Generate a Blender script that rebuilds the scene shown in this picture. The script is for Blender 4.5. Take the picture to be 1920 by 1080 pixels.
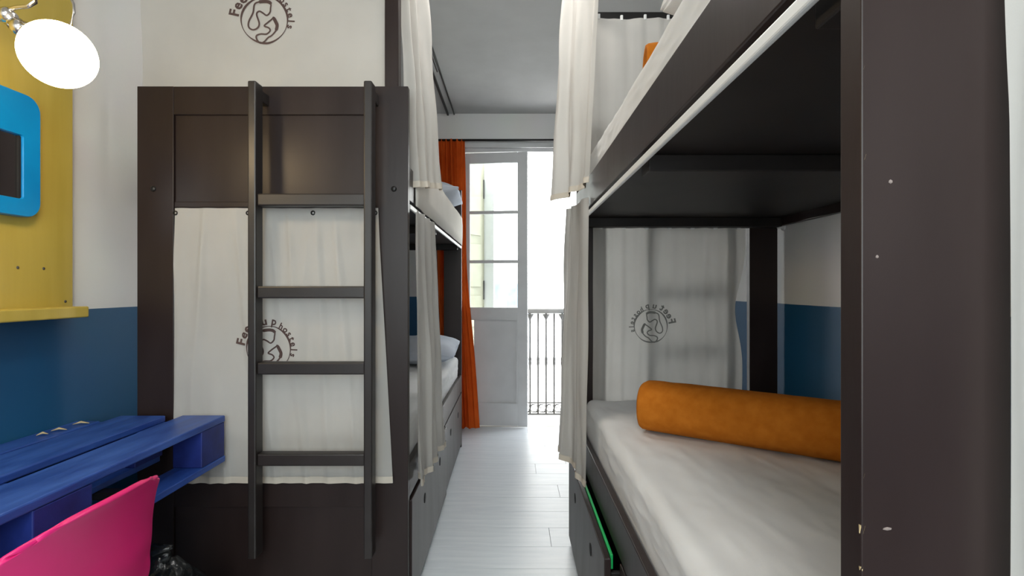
import bpy, bmesh, math, random
from mathutils import Vector, Matrix, noise

# ------------------------------------------------------------------ camera, world, light, exposure
for o in list(bpy.data.objects):
    bpy.data.objects.remove(o, do_unlink=True)
scene = bpy.context.scene
C = scene.collection
random.seed(4)
CAM_Z = 1.21
cam_data = bpy.data.cameras.new('camera')
cam_data.sensor_width = 36.0
cam_data.lens = 36.0 * 970.0 / 1920.0
cam_data.clip_start = 0.02
cam = bpy.data.objects.new('camera', cam_data)
C.objects.link(cam)
cam.location = (0, 0, CAM_Z)
cam.rotation_euler = (math.pi / 2, 0, 0)
scene.camera = cam

world = bpy.data.worlds.new('daylight')
scene.world = world
world.use_nodes = True
world.node_tree.nodes['Background'].inputs[0].default_value = (0.93, 0.97, 1.0, 1)
world.node_tree.nodes['Background'].inputs[1].default_value = 6.8
ADDED_REAR_LAMP = 27.0      # emission of the unseen ceiling lamp added behind the viewer
ADDED_AISLE_LAMP = 12.0        # emission of the unseen ceiling lamp added to brighten the far aisle
WALL_LAMP = 38.0
vs = scene.view_settings
vs.view_transform = 'Standard'
vs.look = 'None'
vs.gamma = 1.0
vs.use_curve_mapping = False
vs.exposure = 0.5

# daylight portal in the balcony doorway (guides sky sampling, gives no light of its own)
pd = bpy.data.lights.new('sky_portal', 'AREA')
pd.shape = 'RECTANGLE'; pd.size = 1.15; pd.size_y = 2.45
pd.cycles.is_portal = True
po = bpy.data.objects.new('sky_portal', pd); C.objects.link(po)
po.location = (0.14, 4.70, 1.2); po.rotation_euler = (-math.pi / 2, 0, 0)

pd2 = bpy.data.lights.new('sky_portal', 'AREA')
pd2.shape = 'RECTANGLE'; pd2.size = 2.0; pd2.size_y = 1.7
pd2.cycles.is_portal = True
po2 = bpy.data.objects.new('sky_portal', pd2); C.objects.link(po2)
po2.location = (-0.15, -1.60, 1.6); po2.rotation_euler = (math.pi / 2, 0, 0)

# ------------------------------------------------------------------ materials
def nt(name):
    m = bpy.data.materials.new(name); m.use_nodes = True
    t = m.node_tree
    return m, t, t.nodes['Principled BSDF']

def lin(r, g, b):
    f = lambda c: (c / 255.0) / 12.92 if c / 255.0 <= 0.04045 else ((c / 255.0 + 0.055) / 1.055) ** 2.4
    return (f(r), f(g), f(b), 1)

def surf(name, c1, c2, rough=0.5, scale=(1, 1, 1), nscale=6, detail=4, bump=0.0, bscale=40, spec=0.5, rvar=0.0, metal=0.0, coat=0.0, bdist=0.002):
    """two-tone noise material with optional fine bump"""
    m, t, p = nt(name)
    tc = t.nodes.new('ShaderNodeTexCoord'); mp = t.nodes.new('ShaderNodeMapping')
    mp.inputs['Scale'].default_value = scale
    n = t.nodes.new('ShaderNodeTexNoise'); n.inputs['Scale'].default_value = nscale; n.inputs['Detail'].default_value = detail
    r = t.nodes.new('ShaderNodeValToRGB')
    r.color_ramp.elements[0].position = 0.3; r.color_ramp.elements[0].color = c1
    r.color_ramp.elements[1].position = 0.7; r.color_ramp.elements[1].color = c2
    L = t.links.new
    L(tc.outputs['Object'], mp.inputs['Vector']); L(mp.outputs[0], n.inputs['Vector'])
    L(n.outputs['Fac'], r.inputs[0]); L(r.outputs[0], p.inputs['Base Color'])
    p.inputs['Roughness'].default_value = rough; p.inputs['Specular IOR Level'].default_value = spec
    p.inputs['Metallic'].default_value = metal; p.inputs['Coat Weight'].default_value = coat
    if rvar:
        mr = t.nodes.new('ShaderNodeMapRange'); mr.inputs[3].default_value = rough - rvar; mr.inputs[4].default_value = rough + rvar
        L(n.outputs['Fac'], mr.inputs[0]); L(mr.outputs[0], p.inputs['Roughness'])
    if bump:
        n2 = t.nodes.new('ShaderNodeTexNoise'); n2.inputs['Scale'].default_value = bscale; n2.inputs['Detail'].default_value = 3
        b = t.nodes.new('ShaderNodeBump'); b.inputs['Strength'].default_value = bump; b.inputs['Distance'].default_value = bdist
        L(mp.outputs[0], n2.inputs['Vector']); L(n2.outputs['Fac'], b.inputs['Height']); L(b.outputs[0], p.inputs['Normal'])
    return m

def cloth(name, c1, c2, trans=0.35, weave=900, nscale=4):
    m = surf(name, c1, c2, rough=0.95, nscale=nscale, bump=0.15, bscale=weave, spec=0.1)
    t = m.node_tree; p = t.nodes['Principled BSDF']; out = t.nodes['Material Output']
    if trans:
        tr = t.nodes.new('ShaderNodeBsdfTranslucent'); mx = t.nodes.new('ShaderNodeMixShader')
        mx.inputs[0].default_value = trans
        r = [n for n in t.nodes if n.type == 'VALTORGB'][0]
        t.links.new(r.outputs[0], tr.inputs[0]); t.links.new(p.outputs[0], mx.inputs[1]); t.links.new(tr.outputs[0], mx.inputs[2])
        t.links.new(mx.outputs[0], out.inputs[0])
    return m

def emit(name, col, strength):
    m, t, p = nt(name)
    p.inputs['Base Color'].default_value = (0.9, 0.9, 0.88, 1)
    p.inputs['Emission Color'].default_value = col; p.inputs['Emission Strength'].default_value = strength
    return m

def two_tone(name, white, blue, h):
    m, t, p = nt(name); L = t.links.new
    g = t.nodes.new('ShaderNodeNewGeometry'); s = t.nodes.new('ShaderNodeSeparateXYZ')
    n = t.nodes.new('ShaderNodeTexNoise'); n.inputs['Scale'].default_value = 3; n.inputs['Detail'].default_value = 5
    mr = t.nodes.new('ShaderNodeMath'); mr.operation = 'MULTIPLY_ADD'; mr.inputs[1].default_value = 0.006
    gt = t.nodes.new('ShaderNodeMath'); gt.operation = 'GREATER_THAN'; gt.inputs[1].default_value = h + 0.003
    mx = t.nodes.new('ShaderNodeMix'); mx.data_type = 'RGBA'
    v = t.nodes.new('ShaderNodeMix'); v.data_type = 'RGBA'; v.blend_type = 'MULTIPLY'; v.inputs[0].default_value = 0.12
    L(g.outputs['Position'], s.inputs[0]); L(g.outputs['Position'], n.inputs['Vector'])
    L(n.outputs['Fac'], mr.inputs[0]); L(s.outputs['Z'], mr.inputs[2]); L(mr.outputs[0], gt.inputs[0])
    L(gt.outputs[0], mx.inputs[0]); mx.inputs[6].default_value = blue; mx.inputs[7].default_value = white
    L(mx.outputs[2], v.inputs[6]); L(n.outputs['Color'], v.inputs[7]); L(v.outputs[2], p.inputs['Base Color'])
    p.inputs['Roughness'].default_value = 0.55
    b = t.nodes.new('ShaderNodeBump'); b.inputs['Strength'].default_value = 0.12; b.inputs['Distance'].default_value = 0.003
    n2 = t.nodes.new('ShaderNodeTexNoise'); n2.inputs['Scale'].default_value = 60
    L(g.outputs['Position'], n2.inputs['Vector']); L(n2.outputs['Fac'], b.inputs['Height']); L(b.outputs[0], p.inputs['Normal'])
    return m

def glass(name):
    m, t, p = nt(name); L = t.links.new
    out = t.nodes['Material Output']
    tr = t.nodes.new('ShaderNodeBsdfTransparent'); tr.inputs[0].default_value = (0.93, 0.96, 0.95, 1)
    gl = t.nodes.new('ShaderNodeBsdfGlossy'); gl.inputs['Roughness'].default_value = 0.03
    mx = t.nodes.new('ShaderNodeMixShader'); fr = t.nodes.new('ShaderNodeFresnel'); fr.inputs[0].default_value = 1.45
    L(fr.outputs[0], mx.inputs[0]); L(tr.outputs[0], mx.inputs[1]); L(gl.outputs[0], mx.inputs[2]); L(mx.outputs[0], out.inputs[0])
    return m

M = {}
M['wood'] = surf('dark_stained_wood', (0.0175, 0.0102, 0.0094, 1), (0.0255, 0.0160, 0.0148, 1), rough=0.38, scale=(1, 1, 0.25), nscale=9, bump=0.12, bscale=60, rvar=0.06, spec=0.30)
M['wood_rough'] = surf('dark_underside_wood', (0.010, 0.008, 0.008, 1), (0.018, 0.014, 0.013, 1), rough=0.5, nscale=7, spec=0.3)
M['ladder'] = surf('dark_ladder_wood', (0.016, 0.012, 0.011, 1), (0.023, 0.018, 0.017, 1), rough=0.4, nscale=8)
M['hole'] = surf('dark_hole', (0.006, 0.006, 0.007, 1), (0.01, 0.01, 0.01, 1), rough=0.9)
M['chip'] = surf('bare_pine_chip', lin(170, 150, 110), lin(200, 180, 140), rough=0.8)
M['canvas'] = cloth('cream_canvas', (0.635, 0.61, 0.575, 1), (0.70, 0.675, 0.64, 1), trans=0.5)
M['hem'] = cloth('cream_canvas_hem', (0.58, 0.52, 0.44, 1), (0.63, 0.57, 0.49, 1), trans=0.15)
M['orange'] = cloth('orange_drape', lin(206, 84, 28), lin(226, 104, 40), trans=0.35)
M['print'] = surf('brown_print', lin(70, 52, 50), lin(84, 66, 62), rough=0.9)
M['print_back'] = surf('show_through_print', lin(112, 110, 106), lin(122, 120, 116), rough=0.9)  # greyer print colour imitates ink seen through the cloth
M['sheet'] = cloth('white_sheet', (0.66, 0.66, 0.66, 1), (0.72, 0.72, 0.72, 1), trans=0.0)
M['sheet_cream'] = cloth('cream_sheet', (0.70, 0.66, 0.60, 1), (0.76, 0.72, 0.66, 1), trans=0.0)
M['pillow'] = cloth('pale_blue_grey_pillow', lin(176, 184, 198), lin(205, 210, 220), trans=0.0)
M['ochre'] = cloth('ochre_fleece', lin(176, 100, 26), lin(192, 114, 36), trans=0.0, weave=400, nscale=30)
M['wall'] = two_tone('two_tone_wall_paint', (0.80, 0.79, 0.78, 1), lin(20, 84, 126), 1.135)
M['white_wall'] = surf('white_wall_paint', (0.70, 0.69, 0.68, 1), (0.74, 0.73, 0.72, 1), rough=0.6, bump=0.08, bscale=70)
M['ceiling'] = surf('grey_ceiling_paint', (0.46, 0.46, 0.455, 1), (0.50, 0.50, 0.495, 1), rough=0.8)
M['plank'] = surf('whitewashed_plank', (0.54, 0.58, 0.62, 1), (0.67, 0.70, 0.73, 1), rough=0.33, scale=(1, 10, 1), nscale=3.2, detail=6, rvar=0.05, bump=0.05, bscale=20)
M['subfloor'] = surf('floor_base', (0.32, 0.32, 0.33, 1), (0.36, 0.36, 0.37, 1), rough=0.7)
M['door'] = surf('grey_door_paint', lin(200, 200, 201), lin(208, 208, 209), rough=0.45, bump=0.05)
M['glass'] = glass('window_glass')
M['iron'] = surf('dark_iron', lin(70, 68, 66), lin(96, 94, 90), rough=0.55, metal=0.2)
M['rail_grey'] = surf('grey_rail_paint', lin(104, 102, 98), lin(118, 116, 112), rough=0.6)
M['black'] = surf('black_metal', lin(26, 25, 25), lin(36, 34, 34), rough=0.4, metal=0.3)
M['alu'] = surf('white_track', (0.72, 0.72, 0.71, 1), (0.78, 0.78, 0.77, 1), rough=0.4)
M['chrome'] = surf('brushed_chrome', (0.62, 0.60, 0.58, 1), (0.70, 0.68, 0.66, 1), rough=0.22, metal=1.0)
M['facade'] = surf('pale_stucco', (0.74, 0.72, 0.68, 1), (0.80, 0.78, 0.74, 1), rough=0.9)  # the stucco's own pale cream
M['stone'] = surf('pale_stone', (0.62, 0.60, 0.56, 1), (0.68, 0.66, 0.62, 1), rough=0.8)
M['shutter'] = surf('beige_shutter_paint', lin(160, 156, 136), lin(170, 166, 146), rough=0.6)
M['shutter_white'] = surf('white_shutter_paint', (0.72, 0.73, 0.72, 1), (0.78, 0.78, 0.77, 1), rough=0.6)
M['street_glass'] = surf('far_window_glass', lin(86, 96, 102), lin(110, 120, 126), rough=0.4)
M['blue_paint'] = surf('worn_blue_paint', lin(32, 62, 138), lin(56, 94, 174), rough=0.38, scale=(6, 1, 6), nscale=5, detail=6, bump=0.25, bscale=30, rvar=0.08)
M['blue_dark'] = surf('blue_pallet_block', lin(20, 34, 100), lin(30, 50, 128), rough=0.5, nscale=12, bump=0.3, bscale=60)
M['raw_wood'] = surf('weathered_raw_wood', lin(116, 104, 100), lin(138, 126, 120), rough=0.8, nscale=14)
M['yellow'] = surf('mustard_yellow_paint', lin(180, 158, 66), lin(192, 170, 80), rough=0.42, scale=(1, 6, 0.6), nscale=3, bump=0.06)
M['cyan'] = surf('bright_blue_plastic', lin(4, 124, 190), lin(8, 136, 202), rough=0.3)
M['mirror'] = surf('mirror_glass', (0.55, 0.54, 0.54, 1), (0.58, 0.57, 0.57, 1), rough=0.05, metal=1.0)
M['pink'] = surf('pink_plastic', lin(224, 34, 116), lin(230, 42, 124), rough=0.35, nscale=3)
M['green'] = surf('bright_green_plastic', lin(10, 168, 84), lin(20, 184, 96), rough=0.4)
M['bag'] = surf('black_glossy_plastic', (0.008, 0.009, 0.010, 1), (0.014, 0.015, 0.016, 1), rough=0.22, bump=0.6, bscale=22, bdist=0.01)
M['glow_warm'] = emit('warm_lamp_glass', (1.0, 0.74, 0.42, 1), WALL_LAMP)
M['added_rear_glow'] = emit('added_rear_lamp_glass', (1.0, 0.965, 0.92, 1), ADDED_REAR_LAMP)
M['added_aisle_glow'] = emit('added_aisle_lamp_glass', (1.0, 0.965, 0.92, 1), ADDED_AISLE_LAMP)
M['steel'] = surf('grey_steel', (0.42, 0.42, 0.43, 1), (0.48, 0.48, 0.49, 1), rough=0.35, metal=0.9)

# ------------------------------------------------------------------ helpers
WLOC = {}
def link_mesh(name, me, mat, parent=None, smooth=False):
    """centre the mesh on its bounding box and place it; vertices are given in room coordinates"""
    co = [v.co.copy() for v in me.vertices]
    lo = Vector([min(c[i] for c in co) for i in range(3)]); hi = Vector([max(c[i] for c in co) for i in range(3)])
    c = (lo + hi) / 2
    for v in me.vertices: v.co -= c
    if smooth:
        for p in me.polygons: p.use_smooth = True
    o = bpy.data.objects.new(name, me); C.objects.link(o)
    if mat: me.materials.append(M[mat])
    WLOC[o.name] = c
    if parent:
        o.parent = parent; o.location = c - WLOC[parent.name]
    else:
        o.location = c
    return o

def empty(name, loc, label=None, cat=None, group=None, parent=None):
    o = bpy.data.objects.new(name, None); C.objects.link(o)
    o.empty_display_size = 0.1
    WLOC[o.name] = Vector(loc)
    o.location = loc
    if label: tag(o, label, cat, group)
    return o

def tag(o, label=None, cat=None, group=None, kind=None):
    if label: o['label'] = label
    if cat: o['category'] = cat
    if group: o['group'] = group
    if kind: o['kind'] = kind
    return o

def struct(o, label, cat=None):
    o['kind'] = 'structure'; o['label'] = label
    o['category'] = cat or 'wall'
    return o

def bm_obj(name, bm, mat, parent=None, smooth=False):
    me = bpy.data.meshes.new(name); bm.normal_update(); bm.to_mesh(me); bm.free()
    return link_mesh(name, me, mat, parent, smooth)

def add_box(bm, x0, x1, y0, y1, z0, z1):
    x0, x1 = min(x0, x1), max(x0, x1); y0, y1 = min(y0, y1), max(y0, y1); z0, z1 = min(z0, z1), max(z0, z1)
    r = bmesh.ops.create_cube(bm, size=1)
    for v in r['verts']:
        v.co = Vector(((x0 + x1) / 2 + v.co.x * (x1 - x0), (y0 + y1) / 2 + v.co.y * (y1 - y0), (z0 + z1) / 2 + v.co.z * (z1 - z0)))
    return r['verts']

def box(name, x0, x1, y0, y1, z0, z1, mat, parent=None, bev=0.003, seg=2):
    bm = bmesh.new(); add_box(bm, x0, x1, y0, y1, z0, z1)
    d = min(abs(x1 - x0), abs(y1 - y0), abs(z1 - z0))
    if bev and d > 0.002:
        bmesh.ops.bevel(bm, geom=bm.edges[:], offset=min(bev, d * 0.3), segments=seg, affect='EDGES', profile=0.5)
    return bm_obj(name, bm, mat, parent)

def tube_bm(bm, pts, r, n=10, cap=True, radii=None):
    pts = [Vector(p) for p in pts]; rings = []
    up = Vector((0, 0, 1))
    for i, p in enumerate(pts):
        a = pts[max(0, i - 1)]; b = pts[min(len(pts) - 1, i + 1)]
        d = (b - a).normalized()
        s = d.cross(up if abs(d.z) < 0.95 else Vector((1, 0, 0))).normalized(); u = s.cross(d).normalized()
        rr = radii[i] if radii else r
        rings.append([bm.verts.new(p + s * math.cos(2 * math.pi * k / n) * rr + u * math.sin(2 * math.pi * k / n) * rr) for k in range(n)])
    for i in range(len(rings) - 1):
        for k in range(n):
            bm.faces.new((rings[i][k], rings[i][(k + 1) % n], rings[i + 1][(k + 1) % n], rings[i + 1][k]))
    if cap:
        bm.faces.new(list(reversed(rings[0]))); bm.faces.new(rings[-1])

def tube(name, pts, r, mat, parent=None, n=10, radii=None):
    bm = bmesh.new(); tube_bm(bm, pts, r, n, True, radii)
    bmesh.ops.recalc_face_normals(bm, faces=bm.faces[:])
    return bm_obj(name, bm, mat, parent, smooth=True)

def lathe(name, prof, centre, axis, mat, parent=None, n=32):
    """profile (r, h) turned about axis through centre"""
    ax = Vector(axis).normalized()
    s = ax.cross(Vector((0, 0, 1)) if abs(ax.z) < 0.95 else Vector((1, 0, 0))).normalized(); u = s.cross(ax).normalized()
    bm = bmesh.new(); rings = []
    for r, h in prof:
        b = Vector(centre) + ax * h
        if r < 1e-6: rings.append([bm.verts.new(b)])
        else: rings.append([bm.verts.new(b + (s * math.cos(2 * math.pi * k / n) + u * math.sin(2 * math.pi * k / n)) * r) for k in range(n)])
    for i in range(len(rings) - 1):
        A, B = rings[i], rings[i + 1]
        for k in range(n):
            q = [A[k % len(A)], A[(k + 1) % len(A)], B[(k + 1) % len(B)], B[k % len(B)]]
            q = list(dict.fromkeys(q))
            if len(q) > 2: bm.faces.new(q)
    bmesh.ops.recalc_face_normals(bm, faces=bm.faces[:])
    return bm_obj(name, bm, mat, parent, smooth=True)

def soft_box(name, x0, x1, y0, y1, z0, z1, r, mat, parent=None, cuts=28, disp=0.0, dscale=6.0, stretch=(1, 1, 1), seed=0, puff=0.0, rot=None, centre=None):
    bm = bmesh.new(); bmesh.ops.create_cube(bm, size=2)
    bmesh.ops.subdivide_edges(bm, edges=bm.edges[:], cuts=cuts, use_grid_fill=True)
    h = Vector(((x1 - x0) / 2, (y1 - y0) / 2, (z1 - z0) / 2)); c = Vector(((x0 + x1) / 2, (y0 + y1) / 2, (z0 + z1) / 2))
    for v in bm.verts:
        q = v.co.copy()
        p = Vector((q.x * h.x, q.y * h.y, q.z * h.z))
        if puff: p.z *= (1 - puff * (max(abs(q.x), 0) ** 3)) * (1 - puff * (abs(q.y) ** 3))
        inner = Vector([max(-(h[i] - r), min(h[i] - r, p[i])) for i in range(3)])
        d = p - inner
        if d.length > 1e-6 and not puff: p = inner + d.normalized() * r
        if disp:
            s = Vector((p.x * stretch[0], p.y * stretch[1], p.z * stretch[2])) * dscale + Vector((seed * 7.3, seed * 3.1, 0))
            nrm = d.normalized() if d.length > 1e-6 else Vector((0, 0, 1 if q.z > 0 else -1))
            if q.z > -0.45: p += nrm * min(1, (q.z + .45) * 2) * disp * (noise.noise(s) + 0.5 * noise.noise(s * 2.3) + 0.35 * (1 - 2 * abs(noise.noise(s * 3.1 + Vector((3, 1, 9)))))) 
        v.co = p
    if rot is not None:
        for v in bm.verts: v.co = rot @ v.co
    for v in bm.verts: v.co += c
    return bm_obj(name, bm, mat, parent, smooth=True)

class Curtain:
    """hanging cloth: plan lines at top and bottom (lists of points), folds of varying depth"""
    def __init__(self, top, bot, zt, zb, folds, amp_t, amp_b, seed=0, sharp=0.0, zb_fn=None, pinch=None, side_fn=None):
        self.top = [Vector(p) for p in top]; self.bot = [Vector(p) for p in bot]
        self.zt, self.zb, self.folds, self.at, self.ab, self.seed = zt, zb, folds, amp_t, amp_b, seed
        self.zb_fn, self.pinch, self.side_fn = zb_fn, pinch, side_fn
    def plan(self, pts, u):
        n = len(pts) - 1; f = min(max(u, 0), 1) * n; i = min(int(f), n - 1); return pts[i].lerp(pts[i + 1], f - i)
    def base(self, u, v):
        e = v if not self.pinch else v ** self.pinch
        return self.plan(self.top, u).lerp(self.plan(self.bot, u), e)
    def wave(self, u, v):
        s = self.seed
        ph = self.folds * 2 * math.pi * u + 1.3 * noise.noise(Vector((u * 3, v * 1.2, s))) + 1.1 * math.sin(3.1 * u + s)
        a = self.at * (1 - v) + self.ab * v
        return a * (math.sin(ph) + 0.35 * math.sin(2.3 * ph + s) * (0.5 + 0.5 * v)) * (0.65 + 0.6 * noise.noise(Vector((u * 5, s * 2.0, v * .5)))) \
            + 0.012 * noise.noise(Vector((u * 6 + s, v * 3, 5.0)))
    def point(self, u, v):
        p = self.base(u, v)
        d = (self.plan(self.top, min(u + .02, 1)) - self.plan(self.top, max(u - .02, 0)))
        nrm = Vector((d.y, -d.x)).normalized()
        w = self.wave(u, v)
        zb = self.zb_fn(u) if self.zb_fn else self.zb
        x = p.x + nrm.x * w; y = p.y + nrm.y * w
        if self.side_fn: x += self.side_fn(u, v)
        return Vector((x, y, self.zt + (zb - self.zt) * v))
    def build(self, name, label, mat='canvas', nu=120, nv=50, hem=True, group=None, cat='curtain'):
        bm = bmesh.new()
        g = [[bm.verts.new(self.point(i / nu, j / nv)) for i in range(nu + 1)] for j in range(nv + 1)]
        for j in range(nv):
            for i in range(nu): bm.faces.new((g[j][i], g[j][i + 1], g[j + 1][i + 1], g[j + 1][i]))
        o = bm_obj(name, bm, mat, None, smooth=True)
        tag(o, label, cat, group)
        if hem:
            zb = self.zb; L = abs(self.zt - self.zb)
            v0 = 1 - 0.022 / L
            for off in (0.0022, -0.0022):
                bm = bmesh.new(); r = []
                for v in (v0, 1 + 0.002 / L):
                    row = []
                    for i in range(nu + 1):
                        u = i / nu; p = self.point(u, v)
                        d = self.point(min(u + .005, 1), v) - self.point(max(u - .005, 0), v); nn = Vector((d.y, -d.x, 0)).normalized()
                        row.append(bm.verts.new(p + nn * off))
                    r.append(row)
                for i in range(nu): bm.faces.new((r[0][i], r[0][i + 1], r[1][i + 1], r[1][i]))
                bm_obj('hem', bm, 'hem' if mat == 'canvas' else mat, o, smooth=True)
        return o
    def at_xz(self, x, z):
        """surface point of a curtain that hangs along X, for a print"""
        v = (z - self.zt) / (self.zb - self.zt)
        a = self.base(0, v).x; b = self.base(1, v).x
        u = (x - a) / (b - a)
        q = self.point(u, v)
        return Vector((x, q.y, z))

# emblem: a ring, two foot outlines and lettering along the rim, printed on the cloth
FOOT1 = [(600,110),(700,55),(850,45),(930,90),(925,190),(910,270),(840,330),(760,280),(690,250),(640,320),(690,500),(660,600),(570,650),(490,600),(490,480),(570,290)]
FOOT2 = [(990,400),(1040,480),(1070,560),(1040,660),(960,750),(870,800),(800,880),(720,920),(650,850),(640,770),(720,725),(840,720),(915,650),(880,590),(790,550),(860,480),(930,430)]
def catmull(pts, n=5):
    out = []; k = len(pts)
    for i in range(k):
        p0, p1, p2, p3 = pts[i - 1], pts[i], pts[(i + 1) % k], pts[(i + 2) % k]
        for j in range(n):
            t = j / n
            out.append(tuple(0.5 * (2 * p1[a] + (p2[a] - p0[a]) * t + (2 * p0[a] - 5 * p1[a] + 4 * p2[a] - p3[a]) * t * t + (3 * p1[a] - p0[a] - 3 * p2[a] + p3[a]) * t ** 3) for a in (0, 1)))
    return out
def letter_mesh(ch):
    cu = bpy.data.curves.new('glyph', 'FONT'); cu.body = ch; cu.size = 1.0; cu.align_x = 'CENTER'; cu.resolution_u = 2; cu.offset = 0.03
    ob = bpy.data.objects.new('glyph', cu); C.objects.link(ob)
    bpy.context.view_layer.update()
    me = bpy.data.meshes.new_from_object(ob.evaluated_get(bpy.context.evaluated_depsgraph_get()))
    vs_ = [(v.co.x, v.co.y) for v in me.vertices]; fs = [tuple(p.vertices) for p in me.polygons]
    bpy.data.objects.remove(ob); bpy.data.curves.remove(cu); bpy.data.meshes.remove(me)
    return vs_, fs
def emblem(cur, obj, cx, cz, R, mat, mirror=False, off=-0.0025):
    sgn = -1 if mirror else 1
    def put(bm, a, b):
        p = cur.at_xz(cx + sgn * a * R, cz + b * R); p.y += off
        return bm.verts.new(p)
    def stroke(bm, pts, w, closed=True):
        n = len(pts); L_ = []; R_ = []
        for i in range(n):
            a = pts[i - 1] if (closed or i) else pts[0]; b = pts[(i + 1) % n] if (closed or i < n - 1) else pts[-1]
            d = Vector((b[0] - a[0], b[1] - a[1]))
            d = d.normalized() if d.length else Vector((1, 0))
            ww = w(i / n) if callable(w) else w
            L_.append(put(bm, pts[i][0] - d.y * ww, pts[i][1] + d.x * ww)); R_.append(put(bm, pts[i][0] + d.y * ww, pts[i][1] - d.x * ww))
        for i in range(n if closed else n - 1):
            j = (i + 1) % n
            bm.faces.new((L_[i], L_[j], R_[j], R_[i]))
    bm = bmesh.new()
    stroke(bm, [(math.cos(t * math.pi / 36), math.sin(t * math.pi / 36)) for t in range(72)], lambda t: 0.032 + 0.016 * math.sin(t * 6.28 * 3))
    nf = lambda P: [((x - 815) / 480.0, (440 - y) / 480.0) for x, y in P]
    stroke(bm, catmull(nf(FOOT1)), lambda t: 0.07 if .06 < t < .2 else 0.035)
    stroke(bm, catmull(nf(FOOT2)), lambda t: 0.075 if t < .17 or t > .98 else 0.035)
    bm_obj('emblem_print', bm, mat, obj)
    bm = bmesh.new()
    def arc_text(txt, a0, a1, size, rad):
        n = len(txt)
        for i, ch in enumerate(txt):
            a = math.radians(a0 + (a1 - a0) * (i / max(1, n - 1)))
            vv, ff = letter_mesh(ch)
            ux, uy = math.sin(a), -math.cos(a); ox, oy = math.cos(a), math.sin(a)
            made = [put(bm, ox * rad + x * size * ux + y * size * ox, oy * rad + x * size * uy + y * size * oy) for x, y in vv]
            for f in ff:
                try: bm.faces.new([made[k] for k in f])
                except ValueError: pass
    arc_text('Feet', 168, 122, 0.62, 1.12)
    arc_text('up', 101, 80, 0.50, 1.08)
    arc_text('hostels', 60, -16, 0.40, 1.03)
    bm_obj('lettering', bm, mat, obj)['kind'] = 'stuff'

# ------------------------------------------------------------------ the room
XL, XR, YB, YF, ZC = -1.52, 1.297, -1.45, 4.51, 2.73
floor = struct(box('floor', XL, XR, YB, YF + 0.14, -0.08, -0.006, 'subfloor', None, 0), 'pale whitewashed plank floor running between the bunk beds', 'floor')
pw = 0.19; nrow = int((YF - YB) / pw) + 1
for r in range(nrow):
    y0 = YF - (r + 1) * pw; y1 = y0 + pw
    y0 = max(y0, YB)
    cutx = [XL, XL + 0.45 + 0.5 * ((r * 0.37) % 1.0), XL + 1.65 + 0.55 * ((r * 0.61) % 1.0), XR]
    for k in range(3):
        box('plank', cutx[k] + 0.0008, cutx[k + 1] - 0.0008, y0 + 0.0008, y1 - 0.0008, -0.006, 0.0, 'plank', floor, 0.0006, 1)
struct(box('ceiling', XL, XR, YB, YF, ZC, ZC + 0.1, 'ceiling', None, 0), 'plain grey ceiling above the aisle', 'ceiling')
struct(box('wall_left', XL - 0.12, XL, YB, YF + .14, -0.08, ZC + 0.1, 'wall', None, 0), 'left wall painted white above and deep blue below')
struct(box('wall_right', XR, XR + 0.12, YB, YF + .14, -0.08, ZC + 0.1, 'wall', None, 0), 'right wall inside the bunk, white above and deep blue below')
WX0, WX1, WZ0, WZ1 = -1.15, 0.85, 0.75, 2.45  # unseen rear window, added for soft frontal daylight
bm = bmesh.new()
add_box(bm, XL, WX0, YB - .12, YB, -0.08, ZC + 0.1); add_box(bm, WX1, XR, YB - .12, YB, -0.08, ZC + 0.1)
add_box(bm, WX0, WX1, YB - .12, YB, -0.08, WZ0); add_box(bm, WX0, WX1, YB - .12, YB, WZ1, ZC + 0.1)
struct(bm_obj('wall_back', bm, 'wall'), 'wall behind the viewer with a wide window added for light')
w2 = empty('added_window', ((WX0 + WX1) / 2, YB - .06, WZ0)); struct(w2, 'unseen wide white framed window added for light behind the viewer', 'window')
for k in range(4):
    xx = WX0 + (WX1 - WX0) * k / 3; xx = min(max(xx, WX0 + .02), WX1 - .02)
    box('mullion', xx - .02, xx + .02, YB - .09, YB - .04, WZ0, WZ1, 'shutter_white', w2)
for zz in (WZ0 + .02, WZ1 - .02): box('transom', WX0 + .041, WX1 - .041, YB - .088, YB - .042, zz - .02, zz + .02, 'shutter_white', w2)
box('pane', WX0 + .03, WX1 - .03, YB - .068, YB - .063, WZ0 + .03, WZ1 - .03, 'glass', w2, 0)
# far wall with the balcony opening
DX0, DX1, DZ = -0.44, 0.72, 2.43
bm = bmesh.new()
add_box(bm, XL, DX0, YF, YF + 0.14, -0.08, ZC + 0.1)
add_box(bm, DX1, XR, YF, YF + 0.14, -0.08, ZC + 0.1)
add_box(bm, DX0, DX1, YF, YF + 0.14, DZ, ZC + 0.1)
struct(bm_obj('wall_far', bm, 'wall'), 'far wall with white band above the balcony door')
# door frame and leaves
fr = empty('door_1', (0.14, YF + 0.06, 0)); fr['kind'] = 'structure'; fr['label'] = 'grey painted double balcony door with glazed upper half'; fr['category'] = 'door'
box('frame_post', DX0, DX0 + 0.03, YF + 0.01, YF + 0.12, 0, DZ - 0.03, 'door', fr)
box('frame_post', DX1 - 0.03, DX1, YF + 0.01, YF + 0.12, 0, DZ - 0.03, 'door', fr)
box('frame_head', DX0, DX1, YF + 0.01, YF + 0.12, DZ - 0.03, DZ, 'door', fr)
box('casing', DX0 - 0.05, DX1 + 0.05, YF - 0.018, YF - 0.001, DZ, DZ + 0.06, 'door', fr)
box('casing', DX0 - 0.05, DX0, YF - 0.018, YF - 0.001, 0, DZ, 'door', fr)
box('casing', DX1, DX1 + 0.05, YF - 0.018, YF - 0.001, 0, DZ, 'door', fr)
box('sill', DX0, DX1, YF + 0.0, YF + 0.14, -0.03, 0.004, 'stone', fr)

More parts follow.
